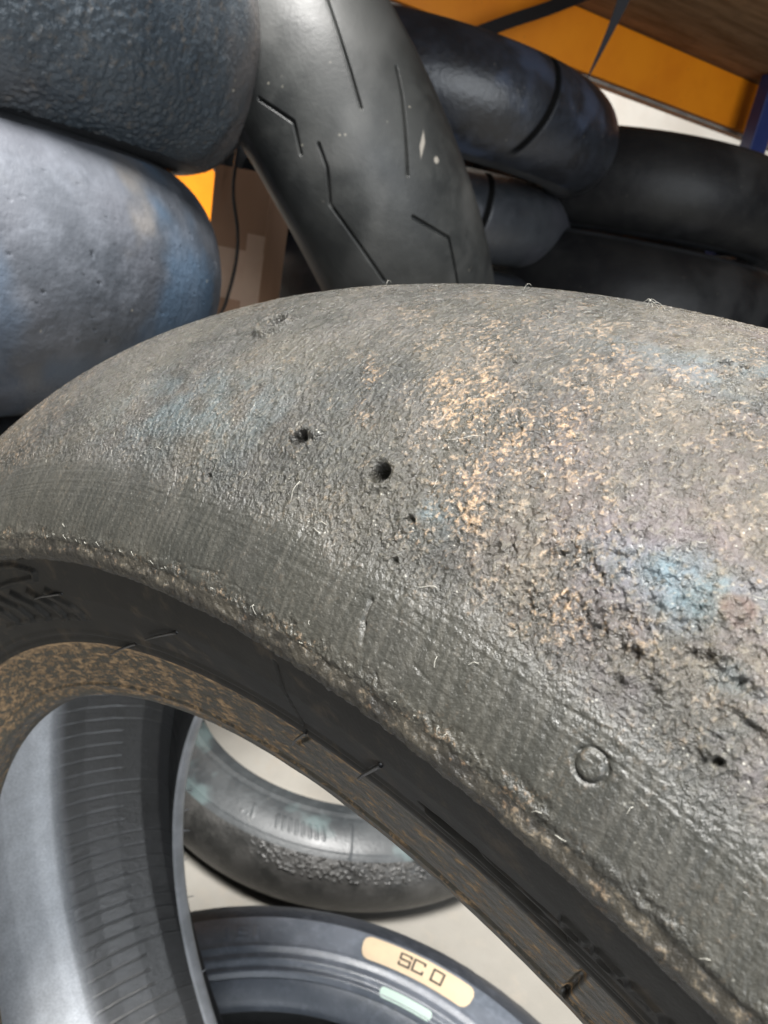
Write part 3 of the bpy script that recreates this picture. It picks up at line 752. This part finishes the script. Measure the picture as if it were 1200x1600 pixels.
# ------------------------------------------------------------------ rack, board, cords, box
MO = m_orange()
beam = bpy.data.objects.new('rack_beam', None); C.objects.link(beam); beam.location = (B0[0], B0[1], 1.0)
tag(beam, 'orange painted steel rack beam crossing the upper right above the stacked tyres', 'rack beam', 'orange beams of the storage rack')
bc = B0 + e * -.1 + nn * .02 + up * .0435
def add_part(name, c, ex, ey, ez, sx, sy, sz, mat, par, bev=.002):
    o = box(name, c, ex, ey, ez, sx, sy, sz, mat, None, bev); M = o.matrix_world.copy(); o.parent = par; o.matrix_basis = Matrix.Translation(-Vector(par.location)) @ M; return o
add_part('beam_face', bc, e, nn, up, 1.25, .018, .0425, MO, beam)
add_part('bottom_lip', B0 + e * -.1 + nn * .022 + up * -.0025, e, nn, up, 1.25, .012, .0025, m_plain('bare_steel', (.22, .20, .18), .5, (.32, .29, .25), 40), beam, .0005)
b2 = B0 + nn * .76 + e * -.1; b2[2] = .75
lb = box('rack_beam', b2, e, nn, up, 1.3, .02, .11, MO); tag(lb, 'orange steel rack piece glimpsed between the left tyres and the cardboard box', 'rack beam', 'orange beams of the storage rack')
sb = box('shelf_board', B0 + e * .17 + nn * -.36 + up * .097, e, nn, up, .95, .41, .009, m_board(), bev=.001)  # unseen front part lengthened to shade the tyre stacks below
tag(sb, 'dusty brown chipboard shelf resting over the orange rack beam', 'shelf board')
MBLUE = m_plain('blue_post_paint', (.012, .025, .11), .4, (.02, .035, .13), 20)
pc = np.array([-1.425, -.432, .48])
post = bpy.data.objects.new('rack_post', None); C.objects.link(post); post.location = (pc[0], pc[1], FZ)
tag(post, 'dark blue steel rack upright at the right end of the orange beam', 'rack post')
add_part('upright', (pc[0], pc[1], .52), e, nn, up, .022, .014, .565, MBLUE, post)
add_part('foot_plate', (pc[0], pc[1], FZ + .003), e, nn, up, .05, .04, .003, MBLUE, post, .0005)
# black strap in front of the beam and the hanging tip
MSTR = m_plain('black_webbing', (.012, .012, .013), .6, bump=.0003, bs=900)
def ribbon(name, pts, w0, w1, nrm, mat, th=.0015):
    pts = smooth_pts(pts, 8); V = []; F = []; n = len(pts); nv = Vector(nrm).normalized()
    for i, p in enumerate(pts):
        t = (pts[min(i + 1, n - 1)] - pts[max(i - 1, 0)]).normalized(); s = t.cross(nv).normalized(); w_ = w0 + (w1 - w0) * i / (n - 1)
        for (a, b) in ((-1, -1), (1, -1), (1, 1), (-1, 1)): V.append(tuple(p + s * a * w_ / 2 + nv * b * th / 2))
    for i in range(n - 1):
        for k in range(4): F.append((4 * i + k, 4 * i + (k + 1) % 4, 4 * i + 4 + (k + 1) % 4, 4 * i + 4 + k))
    F.append((0, 1, 2, 3)); F.append((4 * n - 4, 4 * n - 1, 4 * n - 2, 4 * n - 3))
    return mesh(name, V, F, mat, smooth=False)
def ray(px, py, d):
    v = FWD + RIGHT * (px - 600) / 1097.475 + DOWN * (py - 800) / 1097.475; return Vector(CAM + v * d)
s1 = ribbon('strap', [tuple(CAM + (np.array(p) - CAM) * .90) for p in [(-.9159, -.7674, 1.002), (-.983, -.7392, 1.0443), (-1.0577, -.7184, 1.0865), (-1.1643, -.7026, 1.1486)]], .020, .022, -FWD, MSTR)
tag(s1, 'black webbing strap running up across the orange beam', 'strap')
s2 = ribbon('strap_tail', [(-.6615, -.3753, .9644), (-.6414, -.3677, .9368), (-.6148, -.3609, .8963), (-.5855, -.3554, .8518)], .017, .001, -FWD, m_plain('grey_strap', (.035, .035, .038), .9, spec=.05), .0012)
tag(s2, 'grey tapered strap tail hanging in front of the orange beam', 'strap')
# cardboard box
bx = bpy.data.objects.new('cardboard_box', None); C.objects.link(bx)
fh = np.array([-FWD[0], -FWD[1], 0]); fh /= np.linalg.norm(fh); rh = np.array([-fh[1], fh[0], 0])
if rh @ RIGHT < 0: rh = -rh
ang = .15; ex = rh * math.cos(ang) + fh * math.sin(ang); ey = np.cross(up, ex)
cb = np.array([-.490, -.770, 0]) + rh * .017; bx.location = (cb[0], cb[1], FZ)
tag(bx, 'tall brown cardboard box with pale tape between the left tyres and the grooved grey tyre', 'box')
ztop = .715
add_part('carton', (cb[0], cb[1], (ztop + FZ) / 2), ex, ey, up, .0395, .040, (ztop - FZ) / 2, m_carton(), bx, .0015)
sgn = 1 if ey @ fh > 0 else -1
fr = cb + ey * sgn * .0408
mTape = m_plain('pale_parcel_tape', (.62, .43, .32), .4, (.67, .48, .36), 20)
add_part('tape', (fr[0], fr[1], .586), ex, ey, up, .0398, .0003, .032, mTape, bx, 0)
add_part('tape', (fr[0] + ex[0] * .027 + fh[0] * .0006, fr[1] + ex[1] * .027 + fh[1] * .0006, .40), ex, ey, up, .012, .0003, .24, mTape, bx, 0)
# cord in front of it
cf = fr + fh * .012
MC = m_plain('black_cord', (.014, .013, .014), .35)
def cp(a, z): return Vector((cf[0] + ex[0] * a, cf[1] + ex[1] * a, z))
cd = tube('cord', smooth_pts([cp(-.006, .76), cp(-.008, .69), cp(.004, .64), cp(.006, .60), cp(-.002, .55), cp(-.012, .52), cp(-.018, .47), cp(-.02, .2), cp(-.02, FZ + .003)], 6), .0022, MC, None, 8)
tag(cd, 'black cord hanging down in front of the cardboard box', 'cord')
